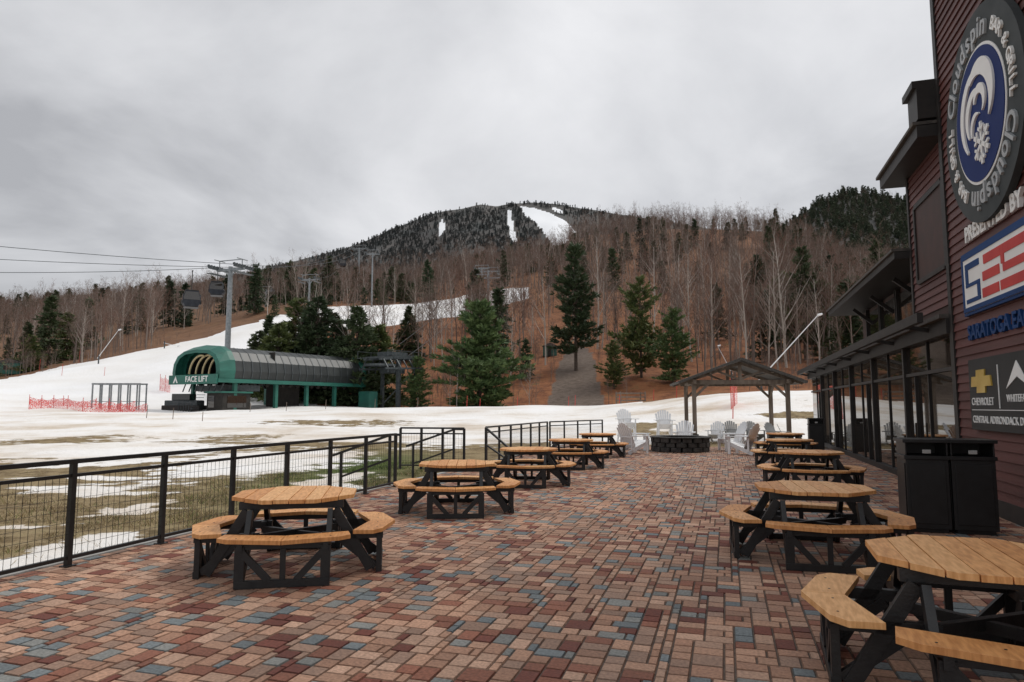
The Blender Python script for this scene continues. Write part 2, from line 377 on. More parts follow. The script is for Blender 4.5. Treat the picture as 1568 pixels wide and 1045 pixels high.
while n<1300:
    D=random.uniform(93,190); bb=random.uniform(-100,1400); x,y=at(bb,D)
    if inpoly(bb,D,polyA) or inpoly(bb,D,polyB) or inpoly(bb,D,pathP): continue
    if 250<bb<400 and random.random()<.85: continue
    if noise.noise(Vector((x*.06,y*.06,9)))<.0 : continue
    pts.append((x,y,terr(x,y)-.05,random.uniform(1.5,5))); n+=1
scatter('bare_shrub_thicket',[btf[1],btf[3]],pts)
cf=[]
for s in (1,2,3):
    cf.append(conifer(20+s,14,3.5,M_needleD,'spruce' if s!=2 else 'hemlock',.6,name='forest_conifer',ls=1.6,levels=18,fat=.26))
for m_ in cf: 
    m_.transform(Matrix.Scale(1/14,4))
pts=[];n=0
while n<560:
    D=math.sqrt(random.uniform(120**2,530**2)); bb=random.uniform(-120,1450); x,y=at(bb,D)
    if inpoly(bb,D,polyA) or inpoly(bb,D,polyB) or inpoly(bb,D,pathP): continue
    if 400<bb<810 and (inpoly(bb,D+12,polyB) or inpoly(bb,D+26,polyB)) : continue
    pr=.18
    if bb>1180: pr=1.
    if 380<bb<600 and D>200: pr=.6
    if bb<130 : pr=.3
    if noise.noise(Vector((x*.012,y*.012,4)))>.1: pr*=2.2
    if random.random()>pr: continue
    pts.append((x,y,terr(x,y)-.1,random.uniform(6,17))); n+=1
scatter('conifer_forest',cf,pts)
def tree(name,me_,b_,D,h0,h,rot=0,dz=0,wx=1):
    x,y=at(b_,D); s=h/h0
    return place(me_,name,Matrix.Translation((x,y,terr(x,y)+dz))@Matrix.Rotation(rot,4,'Z')@Matrix.Diagonal((s*wx,s*wx,s,1)))
pineA=conifer(41,13,5.6,M_needleP,'pine',1.25,.02,'white_pine_mesh',1.1,26,.20)
pineB=conifer(42,13,4.8,M_needleY,'pine',1.1,.06,'white_pine_mesh',1.0,21,.19)
pineC=conifer(47,13,4.9,M_needleP,'pine',1.1,.05,'white_pine_mesh',1.0,21,.19)
spr=conifer(43,14,4.2,M_needleD,'spruce',1.05,.03,'spruce_mesh',1.2,28,.25)
hem=conifer(44,14,5.2,M_needleD,'hemlock',1.05,.02,'hemlock_mesh',1.2,26,.25)
tallp=conifer(45,20,5.0,M_needleD,'pine',1.0,.16,'pine_mesh',1.4,24,.2)
olv=conifer(46,12,5.0,M_needleY,'hemlock',1.05,.02,'cedar_mesh',1.15,24,.22)
tree('white_pine_tree',pineA,735,99,13,15.6,.4,wx=1.12)
tree('white_pine_tree',pineC,640,98,13,7.6,2.1,wx=1.15)
tree('pine_tree',tallp,882,128,20,23.5,0)
tree('pine_tree',pineB,982,118,13,17.5,1,wx=.9)
tree('pine_tree',pineC,1030,112,13,12.5,3,wx=1.0)
tree('pine_tree',pineB,940,112,13,8,2.2,wx=1.1)
tree('pine_tree',tallp,1235,135,20,22,2)
tree('pine_tree',pineB,1205,150,13,18,2)
tree('pine_tree',pineC,1262,135,13,16,4)
tree('pine_tree',tallp,1290,160,20,20,4)
tree('pine_tree',tallp,1350,230,20,26,1)
for (b_,D,h,me_,h0,nm) in [(395,106,9.5,hem,14,'hemlock_tree'),(425,102,11.5,olv,12,'cedar_tree'),(455,108,15,olv,12,'cedar_tree'),(485,106,15.5,hem,14,'hemlock_tree'),
    (508,112,13,hem,14,'hemlock_tree'),(545,100,14.5,hem,14,'hemlock_tree'),(578,104,12,olv,12,'cedar_tree'),(410,118,11,spr,14,'spruce_tree'),(522,100,10,hem,14,'hemlock_tree'),(468,104,11,hem,14,'hemlock_tree'),
    (625,150,12,spr,14,'spruce_tree'),(100,175,12,olv,12,'cedar_tree'),(45,150,8,olv,12,'cedar_tree'),(1165,210,20,spr,14,'spruce_tree'),(500,300,20,spr,14,'spruce_tree')]:
    tree(nm,me_,b_,D,h0,h,b_*.7,wx=1.1)
for (b_,D,h,v) in [(1142,112,21,2),(1192,118,21,4),(1090,125,21,2),(1060,135,22,4),(1120,140,24,2),(700,97,8,2),(690,98,6,4),(810,99,7,4),(1215,150,28,1),(915,150,26,2),(1175,112,17,4),(600,125,13,2),(20,160,13,2),(125,145,12,4),(1255,120,16,2),(835,135,18,2),(780,120,14,4),(720,150,17,2),(665,140,12,4),(1000,160,24,4),(1280,130,19,4),(645,165,14,2),(680,170,15,4)]:
    x,y=at(b_,D); place(bt[v],'birch_tree',Matrix.Translation((x,y,terr(x,y)-.1))@Matrix.Rotation(b_,4,'Z')@Matrix.Scale(h,4))

# ---------------------------------------------------------------- mountain and hills
M_mt,nt,b=newmat('forested_mountain_hazed'); N=nt.nodes;L=nt.links  # slope colour carries painted aerial haze as a pale blue-grey; no volume
geo=N.new('ShaderNodeNewGeometry')
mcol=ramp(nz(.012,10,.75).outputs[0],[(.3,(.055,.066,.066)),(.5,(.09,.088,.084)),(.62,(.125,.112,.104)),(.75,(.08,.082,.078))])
sfm=N.new('ShaderNodeMapRange'); sf=mth('ADD',attr('snow'),mth('MULTIPLY',mth('SUBTRACT',nz(.03,8,.7).outputs[0],.5),1.1)); L.new(sf,sfm.inputs[0]); sfm.inputs[1].default_value=.45; sfm.inputs[2].default_value=.6
wn=N.new('ShaderNodeRGB'); wn.outputs[0].default_value=(.86,.88,.9,1)
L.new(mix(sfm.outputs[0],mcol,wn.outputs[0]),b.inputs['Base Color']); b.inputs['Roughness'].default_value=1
def massif(name,sil,D0,D1,ncol,nrow,snowp,rough=30,power=1.15):
    px=[s[0] for s in sil]; py=[s[1] for s in sil]
    b0,b1=px[0],px[-1]; vs=[];sn=[]
    bs=np.linspace(b0,b1,ncol); Ds=list(np.linspace(D0,D1,nrow))+[D1*1.08,D1*1.3]
    for D in Ds:
        for bb in bs:
            y=np.interp(bb,px,py); zr=(HZ-y)*D1/F
            t=(D-D0)/(D1-D0); x=(bb-CX)/F*D
            if t<=1: z=zr*(max(t,0)**power)
            else: z=zr*(1-(t-1)*.9)
            w_=math.sin(math.pi*min(max(t,0),1))
            z+=rough*noise.noise(Vector((x*.004,D*.002,1)))*w_
            z+=rough*1.2*abs(noise.noise(Vector((x*.009+D*.003,D*.002,4))))*w_
            z+=rough*.25*noise.noise(Vector((x*.02,D*.012,7)))*math.sin(math.pi*min(max(t,0),1)*.93)
            vs.append((x,D,z+EYE*t-3*(1-t)))
            yp=HZ-(z)*F/D
            sn.append(1. if any(inpoly(bb,yp,q) for q in snowp) and t<=1.02 else 0.)
    nr=len(Ds)
    fs=[(j*ncol+i,j*ncol+i+1,(j+1)*ncol+i+1,(j+1)*ncol+i) for j in range(nr-1) for i in range(ncol-1)]
    me_=bpy.data.meshes.new(name); me_.from_pydata(vs,[],fs); me_.polygons.foreach_set('use_smooth',[True]*len(fs))
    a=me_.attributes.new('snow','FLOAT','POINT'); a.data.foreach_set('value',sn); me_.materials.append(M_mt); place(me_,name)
    V=np.array(vs).reshape(nr,ncol,3); S=np.array(sn).reshape(nr,ncol)
    def samp(t,s):
        j=t*(nrow-1); i=s*(ncol-1); j0=min(int(j),nrow-2); i0=min(int(i),ncol-2); a=j-j0;c=i-i0
        p=(V[j0,i0]*(1-a)*(1-c)+V[j0+1,i0]*a*(1-c)+V[j0,i0+1]*(1-a)*c+V[j0+1,i0+1]*a*c)
        return p,S[j0,i0]+S[j0+1,i0]+S[j0,i0+1]+S[j0+1,i0+1]
    return samp
snowp=[[(797,309),(822,313),(845,321),(868,333),(884,350),(884,366),(850,372),(834,352),(820,334),(804,324)],[(777,316),(782,316),(789,352),(794,366),(784,366),(779,352)],
       [(672,330),(677,330),(680,345),(674,356),(669,356)],[(846,310),(862,316),(862,322),(850,318)]]
samp=massif('mountain',[(150,466),(250,445),(370,416),(450,396),(520,378),(560,363),(600,344),(625,336),(645,326),(680,317),(705,314),(735,307),(760,310),(785,305),(812,304),(850,306),(880,311),(900,314),(1000,330),(1150,355),(1350,400)],800,1800,360,150,snowp)
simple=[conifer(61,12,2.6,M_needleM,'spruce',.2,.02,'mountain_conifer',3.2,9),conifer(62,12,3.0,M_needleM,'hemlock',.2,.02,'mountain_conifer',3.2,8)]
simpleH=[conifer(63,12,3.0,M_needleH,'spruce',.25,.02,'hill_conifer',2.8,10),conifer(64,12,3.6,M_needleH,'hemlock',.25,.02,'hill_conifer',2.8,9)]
for m_ in simple+simpleH: m_.transform(Matrix.Scale(1/12,4))
pts=[]
while len(pts)<11000:
    t=random.uniform(.4,1.0); s=random.uniform(0,.75); p,q=samp(t,s)
    if q>0: continue
    if samp(max(t-.012,0),s)[1]>0: continue
    if noise.noise(Vector((p[0]*.01,p[1]*.008,3)))>.2 and random.random()<.7: continue
    pts.append((p[0],p[1],p[2]-1,random.uniform(5,11)))
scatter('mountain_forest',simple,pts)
samp=massif('hill',[(1120,420),(1180,370),(1230,330),(1262,304),(1310,287),(1350,290),(1400,300),(1600,338)],560,1000,80,40,[],10,1.0)
pts=[]
while len(pts)<5000:
    t=random.uniform(.15,1.0); s=random.random(); p,q=samp(t,s); pts.append((p[0],p[1],p[2]-1,random.uniform(7,14)))
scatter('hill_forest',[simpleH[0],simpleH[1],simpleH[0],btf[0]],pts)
samp=massif('hill',[(-700,478),(-300,474),(0,466),(60,458),(100,450),(200,446),(300,442),(420,440),(600,450)],560,900,120,30,[],8,1.0)
pts=[]
while len(pts)<1800:
    t=random.uniform(.3,1.0); s=random.random(); p,q=samp(t,s); pts.append((p[0],p[1],p[2]-1,random.uniform(8,14)))
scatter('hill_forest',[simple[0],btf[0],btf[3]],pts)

# ---------------------------------------------------------------- patio pavers
cell=.068; nu=int(10.62/cell); nv=int(33.5/cell); U0=-6.72; V0=-4.0
grid=np.zeros((nu,nv),bool); pieces=[]
rp=random.Random(3)
for j in range(nv):
    for i in range(nu):
        if grid[i,j]: continue
        opts=[(3,2)]*6+[(2,2)]*4+[(2,3)]*2+[(3,3)]
        rp.shuffle(opts)
        for (a,c) in opts+[(2,1),(1,2),(1,1)]:
            if i+a<=nu and j+c<=nv and not grid[i:i+a,j:j+c].any():
                grid[i:i+a,j:j+c]=True; pieces.append((i,j,a,c)); break
pal=[((.44,.255,.17),6),((.37,.205,.135),6),((.48,.30,.21),4),((.17,.055,.038),2.6),((.26,.105,.066),3.2),((.165,.185,.19),2.6),((.22,.22,.205),1.8),((.31,.195,.14),4)]
cs=[p[0] for p in pal]; ws=[p[1] for p in pal]
vs=[];fs=[];fc=[]
for (i,j,a,c) in pieces:
    u0=U0+i*cell+.003; v0=V0+j*cell+.003; u1=U0+(i+a)*cell-.003; v1=V0+(j+c)*cell-.003; o=len(vs); e=.007
    dz=[rp.uniform(-.0022,.0022) for _ in range(4)]
    vs+=[(u0,v0,-.014),(u1,v0,-.014),(u1,v1,-.014),(u0,v1,-.014),(u0+e,v0+e,dz[0]),(u1-e,v0+e,dz[1]),(u1-e,v1-e,dz[2]),(u0+e,v1-e,dz[3])]
    fs+=[(o+4,o+5,o+6,o+7),(o,o+1,o+5,o+4),(o+1,o+2,o+6,o+5),(o+2,o+3,o+7,o+6),(o+3,o,o+4,o+7)]
    k=rp.choices(cs,ws)[0]; g=rp.uniform(.82,1.15); col=(k[0]*g,k[1]*g,k[2]*g,1)
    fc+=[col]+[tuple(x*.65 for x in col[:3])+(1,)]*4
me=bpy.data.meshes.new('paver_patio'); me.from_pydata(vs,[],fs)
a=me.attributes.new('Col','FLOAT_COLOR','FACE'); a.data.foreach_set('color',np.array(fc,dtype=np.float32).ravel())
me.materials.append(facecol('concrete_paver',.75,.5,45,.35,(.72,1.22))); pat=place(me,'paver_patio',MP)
mb=MB(); mb.b2((U0-.12,V0-.1,-.9),(U0+nu*cell+9,V0+nv*cell+.1,-.012),0)
mb.b2((U0-.12,V0-.1,-.02),(U0-.005,V0+nv*cell+.1,.012),1)
mb.obj('patio_slab',[mat('joint_sand',(.09,.07,.055),(.14,.11,.09),20,.95),M_conc],MP)

# ---------------------------------------------------------------- grass tufts by the railing
rg=random.Random(5); vs=[];fs=[];fc=[]
while len(fs)<40000:
    u=-6.9-abs(rg.gauss(0,4.5)); v=rg.uniform(1.5,22); p=P(u,v)
    if noise.noise(Vector((p.x*1.1,p.y*1.1,0)))<-.15: continue
    if blobf(p.x,p.y)>.42 and rg.random()<.97: continue
    z=terr(p.x,p.y); h=rg.uniform(.03,.09)*(1+.9*(noise.noise(Vector((p.x*.8,p.y*.8,2)))>.2)); a=rg.uniform(0,6.28); w=.006
    dx,dy=math.cos(a)*w,math.sin(a)*w; lx,ly=rg.uniform(-1,1)*h*1.3,rg.uniform(-1,1)*h*1.3
    o=len(vs); vs+=[(p.x-dx,p.y-dy,z-.01),(p.x+dx,p.y+dy,z-.01),(p.x+lx,p.y+ly,z+h)]; fs.append((o,o+1,o+2))
    gfac=math.exp(-(((p.x+5.0)/2.2)**2+((p.y-23)/7)**2)); s=rg.uniform(.6,1.35)
    c=(.34,.26,.14) if rg.random()>gfac+.10 else (.10,.15,.035)
    fc.append((c[0]*s,c[1]*s,c[2]*s,1))
me=bpy.data.meshes.new('grass'); me.from_pydata(vs,[],fs); a=me.attributes.new('Col','FLOAT_COLOR','FACE'); a.data.foreach_set('color',np.array(fc,dtype=np.float32).ravel())
me.materials.append(facecol('grass_blade',.8,0,3,.1)); place(me,'grass')

# ---------------------------------------------------------------- railing
def railing(path,name='railing',post=1.22,mesh=True):
    mb=MB()
    for (a,b_) in zip(path[:-1],path[1:]):
        a=Vector(a);b_=Vector(b_); d=b_-a; L=math.hypot(d.x,d.y); n=max(1,round(L/post))
        for k in range(n+1):
            p=a.lerp(b_,k/n); mb.box((p.x,p.y,p.z+.53),(.055,.055,1.08),0); mb.box((p.x,p.y,p.z+.008),(.11,.11,.012),0)
        up=Vector((0,0,1))
        for h,w,t in ((1.075,.06,.045),(.93,.035,.035),(.09,.04,.035)):
            mb.beam(a+up*h,b_+up*h,w,t,0)
        if mesh:
            m=int(L/.075)
            for k in range(1,m):
                p=a.lerp(b_,k/m); mb.box((p.x,p.y,p.z+.51),(.0035,.0035,.84),0)
            for k in range(1,7):
                mb.beam(a+up*(.09+.84*k/7),b_+up*(.09+.84*k/7),.0035,.0035,0)
    return mb.obj(name,[M_blackmetal],MP)
railing([(-6.55,-1.8,0),(-6.55,12.92,0)])
railing([(-8.35,16.75,0),(-6.6,16.95,0)],post=.6)
railing([(-6.35,18.0,0),(-6.35,24.8,0)],post=1.15)
railing([(-6.3,25.0,0),(-5.0,28.9,0)],post=1.1)
mb=MB()
for k in range(3): mb.b2((-6.85-.34*(k+1),13.2,-.9),(-6.85-.34*k-.005,16.6,-.12*(k+1)),0)
mb.obj('terrace_steps',[M_conc],MP)
for v in (13.05,16.6):
    mb=MB()
    for u,zz in ((-6.75,0),(-7.9,-.4)): mb.beam((u,v,zz-.02),(u,v,zz+1.05),.05,.05)
    mb.beam((-6.5,v,1.06),(-6.75,v,1.06),.05,.05); mb.beam((-6.75,v,1.05),(-8.1,v,.6),.05,.05); mb.beam((-6.75,v,.55),(-7.9,v,.15),.04,.04)
    mb.obj('handrail',[M_blackmetal],MP)
mb=MB()
for u,v in ((-6.35,17.95),(-5.6,17.7)): mb.beam((u,v,0),(u,v,1.07 if u<-6 else .5),.05,.05)
mb.beam((-6.35,17.95,1.06),(-5.5,17.7,.45),.05,.05); mb.beam((-6.35,17.95,.6),(-5.6,17.7,.2),.04,.04)
mb.obj('handrail',[M_blackmetal],MP)

# ---------------------------------------------------------------- picnic tables
def table_mesh(seed):
    r=random.Random(seed)
    mb=MB(); a=.60; hs=a*math.tan(math.pi/8)
    ym=lambda x: a if abs(x)<=hs else a-(abs(x)-hs)
    n=8; w=2*a/n
    for k in range(n):
        x0=-a+k*w+.004; x1=-a+(k+1)*w-.004
        xs=[x0]+[q for q in (-hs,hs) if x0<q<x1]+[x1]
        poly=[(x,-ym(x)) for x in xs]+[(x,ym(x)) for x in reversed(xs)]
        dz=r.uniform(-.002,.002); mb.prism(poly,.712+dz,.75+dz,r.choice([0,0,2,3]))
    for s in (-1,1):
        mb.b2((-.5,s*.34-.04,.635),(.5,s*.34+.04,.708),1)
        mb.b2((s*.34-.04,-.30,.637),(s*.34+.04,.30,.706),1)
    for k in range(4):
        R=Matrix.Rotation(k*math.pi/2,4,'Z')
        def T(x,y,z): return R@Vector((x,y,z))
        zo=.002*k
        ri,ro=.76,1.02; dl=.60; tn=math.tan(math.radians(15))
        for s in (-1,1):
            poly=[(s*.003,-ri),(s*.003,-ro),(s*(dl-.10),-(ro-dl*tn*.8)),(s*dl,-(ro-dl*tn)+.06),(s*(dl-.03),-(ri-dl*tn)-.01),(s*(dl-.11),-(ri-dl*tn)-.03)]
            if s<0: poly=poly[::-1]
            mb.prism(poly,.405,.443,r.choice([0,2,3]),R)
        for s in (-1,1):
            y=-.86; x=s*.38
            mb.beam(T(x,y,0),T(x,y,.37),.085,.05,1,up=T(0,1,0)-T(0,0,0))
            mb.beam(T(x,-.42,.62+zo),T(x,-.78,.03),.05,.09,1,up=T(0,0,1))
            mb.beam(T(x,-.30,.365+zo),T(x,-.90,.365+zo),.05,.075,1)
            mb.beam(T(x+.0*s,y-.005,.34),T(s*.12,y-.005,.06),.06,.045,1,up=T(0,1,0))
            mb.beam(T(x*.98,-.48,.33),T(x*.98,-.83,.05),.045,.07,1)
            for q in (.12,.42): mb.tube(T(s*q,-.84,.4435),T(s*q,-.84,.4455),.008,.008,8,1)
        mb.beam(T(-.42,-.865,.035),T(.42,-.865,.035),.055,.065,1)
        mb.beam(T(-.38,-.845,.372),T(.38,-.845,.372),.05,.058,1)
        mb.beam(T(0,-.865,.06),T(0,-.865,.35),.05,.03,1,up=T(0,1,0))
    mb.beam((-.38,-.30,.34),(.38,.30,.34),.05,.07,1); mb.beam((-.38,.30,.33),(.38,-.30,.33),.05,.07,1)
    return mb.mesh('picnic_table_mesh',[M_wood,M_black,M_wood2,M_wood3])
tms=[table_mesh(s) for s in range(3)]
tabs=[(-2.26,7.3,10),(-.88,11.15,3),(.36,14.9,-6),(1.62,18.9,-9),(2.85,22.9,-12),(2.86,4.28,-20),(3.40,7.85,-14),(6.0,13.9,-17),(7.6,18.9,-17),(9.2,23.2,-17)]
for i,(x,y,rz) in enumerate(tabs):
    place(tms[i%3],'octagonal_picnic_table',Matrix.Translation((x,y,0))@Matrix.Rotation(math.radians(rz),4,'Z'),.004)

# ---------------------------------------------------------------- adirondack chairs
def adir(m,tall=0):
    mb=MB(); L=tall
    for s in (-1,1):
        mb.beam((s*.27,.28,0),(s*.27,.28,.56+L),.09,.03,0,up=(1,0,0))
        mb.beam((s*.24,.34,.36+L),(s*.24,-.50,.03+(L if tall else 0)),.03,.11,0)
        mb.b2((s*.34-.07,-.40,.56+L),(s*.34+.07,.36,.585+L),0)
        mb.beam((s*.26,-.36,.30+L if tall else .1),(s*.26,-.36,.56+L),.06,.03,0,up=(1,0,0))
        if tall:
            mb.beam((s*.30,.36,0),(s*.25,-.05,.42+L),.07,.05); mb.beam((s*.30,-.55,0),(s*.25,-.2,.42+L),.07,.05); mb.beam((s*.28,.30,.3),(s*.28,-.5,.3),.05,.05)
    if tall:
        for z in (.3,.6): mb.beam((-.3,.32,z),(.3,.32,z),.06,.03)
    for k in range(6):
        t=k/5; mb.box((0,.34-t*.52,.40+L-t*.19),(.52,.085,.022),0,Matrix.Rotation(.37,3,'X'))
    n=7
    for k in range(n):
        c=(k-(n-1)/2)/((n-1)/2); h=.80-.16*c*c
        b0=Vector((c*.21,-.20,.20+L)); b1=Vector((c*.30,-.20-.36*h/.8,.20+L+h))
        mb.beam(b0,b1,.076,.02,0,up=(0,1,0))
    mb.beam((-.32,-.36,.56+L),(.32,-.36,.56+L),.03,.07); mb.beam((-.28,-.25,.30+L),(.28,-.25,.30+L),.03,.07)
    return mb.mesh('adirondack_mesh',[m])
aw=adir(M_white); ag=adir(M_greyplastic); at_=adir(M_white,.65)
def chair(me_,nm,x,y,rz,z=0): place(me_,nm,Matrix.Translation((x,y,z))@Matrix.Rotation(math.radians(rz),4,'Z')@Matrix.Scale(1.08,4))
fp=(6.25,25.6)
for (x,y) in ((4.35,24.4),(4.8,26.2),(7.95,23.9),(8.2,25.9),(6.9,27.6)):
    ang=math.degrees(math.atan2(fp[1]-y,fp[0]-x))-90; chair(aw,'adirondack_chair',x,y,ang)
for (x,y,r_) in ((10.2,34.5,150),(11.3,35.3,175),(12.4,35.0,190),(13.2,34.2,210),(10.3,32.0,60),(12.9,31.8,250)):
    chair(ag if x>11 else aw,'adirondack_chair',x,y,r_,terr(x,y))
chair(at_,'tall_adirondack_chair',5.4,32.2,190,terr(5.4,32.2)); chair(at_,'tall_adirondack_chair',6.95,31.3,175,terr(6.95,31.3))
mb=MB(); rr=random.Random(9)
for lay in range(3):
    for k in range(16):
        a0=2*math.pi*(k+.5*(lay%2))/16; rad=.92+rr.uniform(-.03,.03)
        mb.box((fp[0]+rad*math.cos(a0),fp[1]+rad*math.sin(a0),.09+lay*.165),(.26,.34+rr.uniform(-.03,.02),.155),0,Matrix.Rotation(a0,3,'Z'))
for k in range(16):
    a0=2*math.pi*k/16; mb.box((fp[0]+.93*math.cos(a0),fp[1]+.93*math.sin(a0),.52),(.34,.39,.05),0,Matrix.Rotation(a0,3,'Z'))
mb.tube((fp[0],fp[1],.01),(fp[0],fp[1],.3),.78,.78,20,1)
mb.obj('stone_fire_pit',[M_stone,M_int],bevel=.015)

# ---------------------------------------------------------------- pavilion
mb=MB(); cx_,cy_=12.15,37.5; g=terr(cx_,cy_)-.05; hw=2.35; dp=1.9; ez=3.1; pk=4.2
T=Matrix.Translation((cx_,cy_,g))@Matrix.Rotation(math.radians(-8),4,'Z')
for s in (-1,1):
    for t in (-1,1):
        mb.box((s*hw,t*dp,ez/2),(.2,.2,ez),0); mb.box((s*hw,t*dp,.2),(.34,.34,.5),2)
        mb.beam((s*hw,t*dp,ez-.75),(s*(hw-.75),t*dp,ez-.02),.12,.12,0); mb.beam((s*hw,t*dp,ez-.7),(s*hw,t*(dp-.7),ez-.02),.1,.1,0)
    mb.beam((s*hw,-dp-.4,ez+.08),(s*hw,dp+.4,ez+.08),.18,.22,0)
for t in (-1,1):
    mb.beam((-hw-.3,t*dp,ez+.06),(hw+.3,t*dp,ez+.06),.14,.22,0); mb.beam((0,t*dp,ez),(0,t*dp,pk),.16,.16,0)
    for s in (-1,1): mb.beam((s*.05,t*dp,ez+.2),(s*1.1,t*dp,ez+.62),.1,.1,0); mb.beam((0,t*(dp+.02),pk-.06),(s*(hw+.75),t*(dp+.02),ez-.02),.14,.16,0)
for s in (-1,1):
    mb.beam((s*1.55,-dp-.55,(pk+ez)/2-.02),(s*1.55,dp+.55,(pk+ez)/2-.02),.06,.06,0)
    a_=Vector((0,0,pk+.14)); e_=Vector((s*(hw+.85),0,ez+.03))
    mb.beam(a_,e_,(dp+.6)*2,.13,1,up=(0,0,1))
mb.obj('timber_pavilion',[M_timber,M_shingle,M_stone],T)

# ---------------------------------------------------------------- lodge building
mb=MB()
WU=3.9
def clap(u,v0,v1,z0,z1,mi=0,h=.15):
    z=z0
    while z<z1-1e-4:
        zt=min(z+h,z1)
        mb.add([(u-.032,v0,z),(u-.032,v1,z),(u-.004,v1,zt),(u-.004,v0,zt),(u,v0,z),(u,v1,z)],[(1,0,3,2),(0,1,5,4)],mi)
        z=zt
clap(WU,3.0,13.72,.25,11.0); mb.b2((WU,3.0,0),(13,13.8,11.0),3)
mb.b2((WU-.05,13.70,.0),(WU+.1,13.86,11.0),1); mb.b2((WU-.04,3.0,-.01),(WU-.002,13.70,.26),1)
mb.b2((WU-.55,2.5,11.0),(13,14.4,11.25),1)
mb.b2((WU-.35,13.87,6.95),(WU+.6,14.5,7.55),1); mb.b2((WU-.42,13.87,7.55),(WU+.7,14.6,7.68),1)
mb.b2((WU+.06,13.87,3.3),(12,16.5,6.6),3); clap(WU+.06,13.87,16.42,3.5,6.6); mb.b2((WU+.01,16.40,3.3),(WU+.2,16.52,6.6),1)
mb.b2((WU+.02,14.05,4.25),(WU+.05,15.95,5.75),4); 
for v in (14.02,15.95): mb.b2((WU-.01,v-.05,4.2),(WU+.045,v+.05,5.8),1)
mb.b2((WU-.012,14.07,5.75),(WU+.044,15.9,5.85),1); mb.b2((WU-.012,14.07,4.16),(WU+.044,15.9,4.25),1)
mb.b2((WU-.38,13.87,6.6),(12,17.05,6.82),1); mb.b2((WU-.44,13.88,6.84),(12,17.15,6.9),5)
mb.b2((WU+.75,16.53,3.3),(12,26.2,4.85),3)
v=16.8
while v<25.0:
    mb.b2((WU+.70,v,3.75),(WU+.748,v+1.9,4.7),2)
    for q in (v-.04,v+1.9): mb.b2((WU+.64,q,3.6),(WU+.749,q+.07,4.84),1)
    v+=2.1
mb.b2((WU+.66,16.53,3.55),(WU+.747,26.2,3.72),1)
mb.b2((WU-.28,16.53,4.87),(12,26.6,5.02),1); mb.b2((WU-.33,16.53,5.03),(12,26.7,5.09),5)
v=18.7
while v<26.4:
    mb.beam((WU+.15,v,4.78),(WU+.72,v,4.3),.09,.10,1); v+=2.8
mb.b2((WU+.12,13.87,0),(12,35.4,3.2),6)
mb.b2((WU-.1,13.87,2.95),(WU+.2,35.6,3.22),1); mb.b2((WU-.2,13.87,3.225),(WU+.9,35.7,3.30),5)
mb.b2((WU-.02,13.87,-.02),(WU+.11,35.5,.14),1)
mb.b2((WU+.02,13.87,2.30),(WU+.11,35.5,2.37),1)
v=13.95; k=0
while v<35.0:
    big=k%2==0; wd=.13 if big else .05
    mb.b2((WU-.015 if big else WU+.03,v-wd/2,-.03),(WU+.115,v+wd/2,2.96),1)
    ve=min(v+1.70,35.35)
    mb.b2((WU+.06,v+wd/2+.005,.15),(WU+.08,ve,2.29),2); mb.b2((WU+.06,v+wd/2+.005,2.38),(WU+.08,ve,2.94),2)
    if k%3==1: mb.b2((WU+.0,v+.86,.1),(WU+.1,v+.91,2.28),1); mb.beam((WU-.04,v+.80,1.0),(WU-.04,v+.80,1.3),.03,.03,6)
    v+=1.78; k+=1
mb.b2((WU-.55,13.88,3.16),(WU-.45,35.6,3.34),1)
for k in range(8): mb.beam((WU-.02,15+k*2.9,3.1),(WU-.5,15+k*2.9,3.2),.06,.08,1)
mb.b2((WU+.12,35.41,0),(12,35.5,3.2),3)
o=mb.obj('lodge_building',[M_maroon,M_trim,M_glass,M_brown,M_brown,M_shingle,M_int],MP)

# ---------------------------------------------------------------- wall signs
def MS(v,z,u=WU-.034): 
    return Matrix(((0,0,-1,u),(-1,0,0,v),(0,1,0,z),(0,0,0,1)))
def disc(r,n=72): return [(r*math.cos(2*math.pi*i/n),r*math.sin(2*math.pi*i/n)) for i in range(n)]
mb=MB(); C=MS(11.5,6.0)
mb.prism(disc(1.6),.0,.10,0,C); mb.prism(disc(1.03),.10,.112,1,C); mb.prism(disc(.985),.112,.124,2,C)
def cw(ch,sm): return {'i':.3,'l':.3,' ':.42,'I':.34,'m':.9,'&':.8}.get(ch,.62)*(.23 if sm else .40)
seq=[]
for rep in range(2):
    for ch in "Cloudspin": seq.append((ch,False))
    seq.append((' ',False))
    for ch in "BAR & GRILL": seq.append((ch,True))
    seq.append((' ',False))
tot=sum(cw(c,q) for c,q in seq); kf=2*math.pi*1.26/tot
ang=math.radians(160)
for ch,q in seq:
    w=cw(ch,q)*kf/1.26; ang-=w/2
    if ch!=' ':
        Mx=C@Matrix.Translation((1.27*math.cos(ang),1.27*math.sin(ang),.115))@Matrix.Rotation(ang-math.pi/2,4,'Z')
        text(mb,ch,(.44 if not q else .25),Mx,3 if not q else 1,.02,bold=.008 if not q else .004)
    ang-=w/2
def arc(cx,cy,r,a0,a1,w,mi,n=22,z0=.124,z1=.15):
    pts=[];inn=[]
    for i in range(n+1):
        t=i/n; a=math.radians(a0+(a1-a0)*t); ww=w*math.sin(math.pi*(.06+.93*t))**.9+.003
        pts.append((cx+(r+ww/2)*math.cos(a),cy+(r+ww/2)*math.sin(a))); inn.append((cx+(r-ww/2)*math.cos(a),cy+(r-ww/2)*math.sin(a)))
    for i in range(n):
        quad=[pts[i],pts[i+1],inn[i+1],inn[i]]; mb.prism(quad,z0,z1,mi,C)
arc(.02,.02,.66,225,75,.15,1,z1=.150); arc(.10,.18,.50,130,-45,.26,1,z1=.153); arc(-.02,-.02,.40,215,60,.14,1,z1=.151); arc(.12,.16,.20,170,-60,.14,1,z1=.152); arc(-.02,-.20,.22,200,60,.09,1,z1=.154)
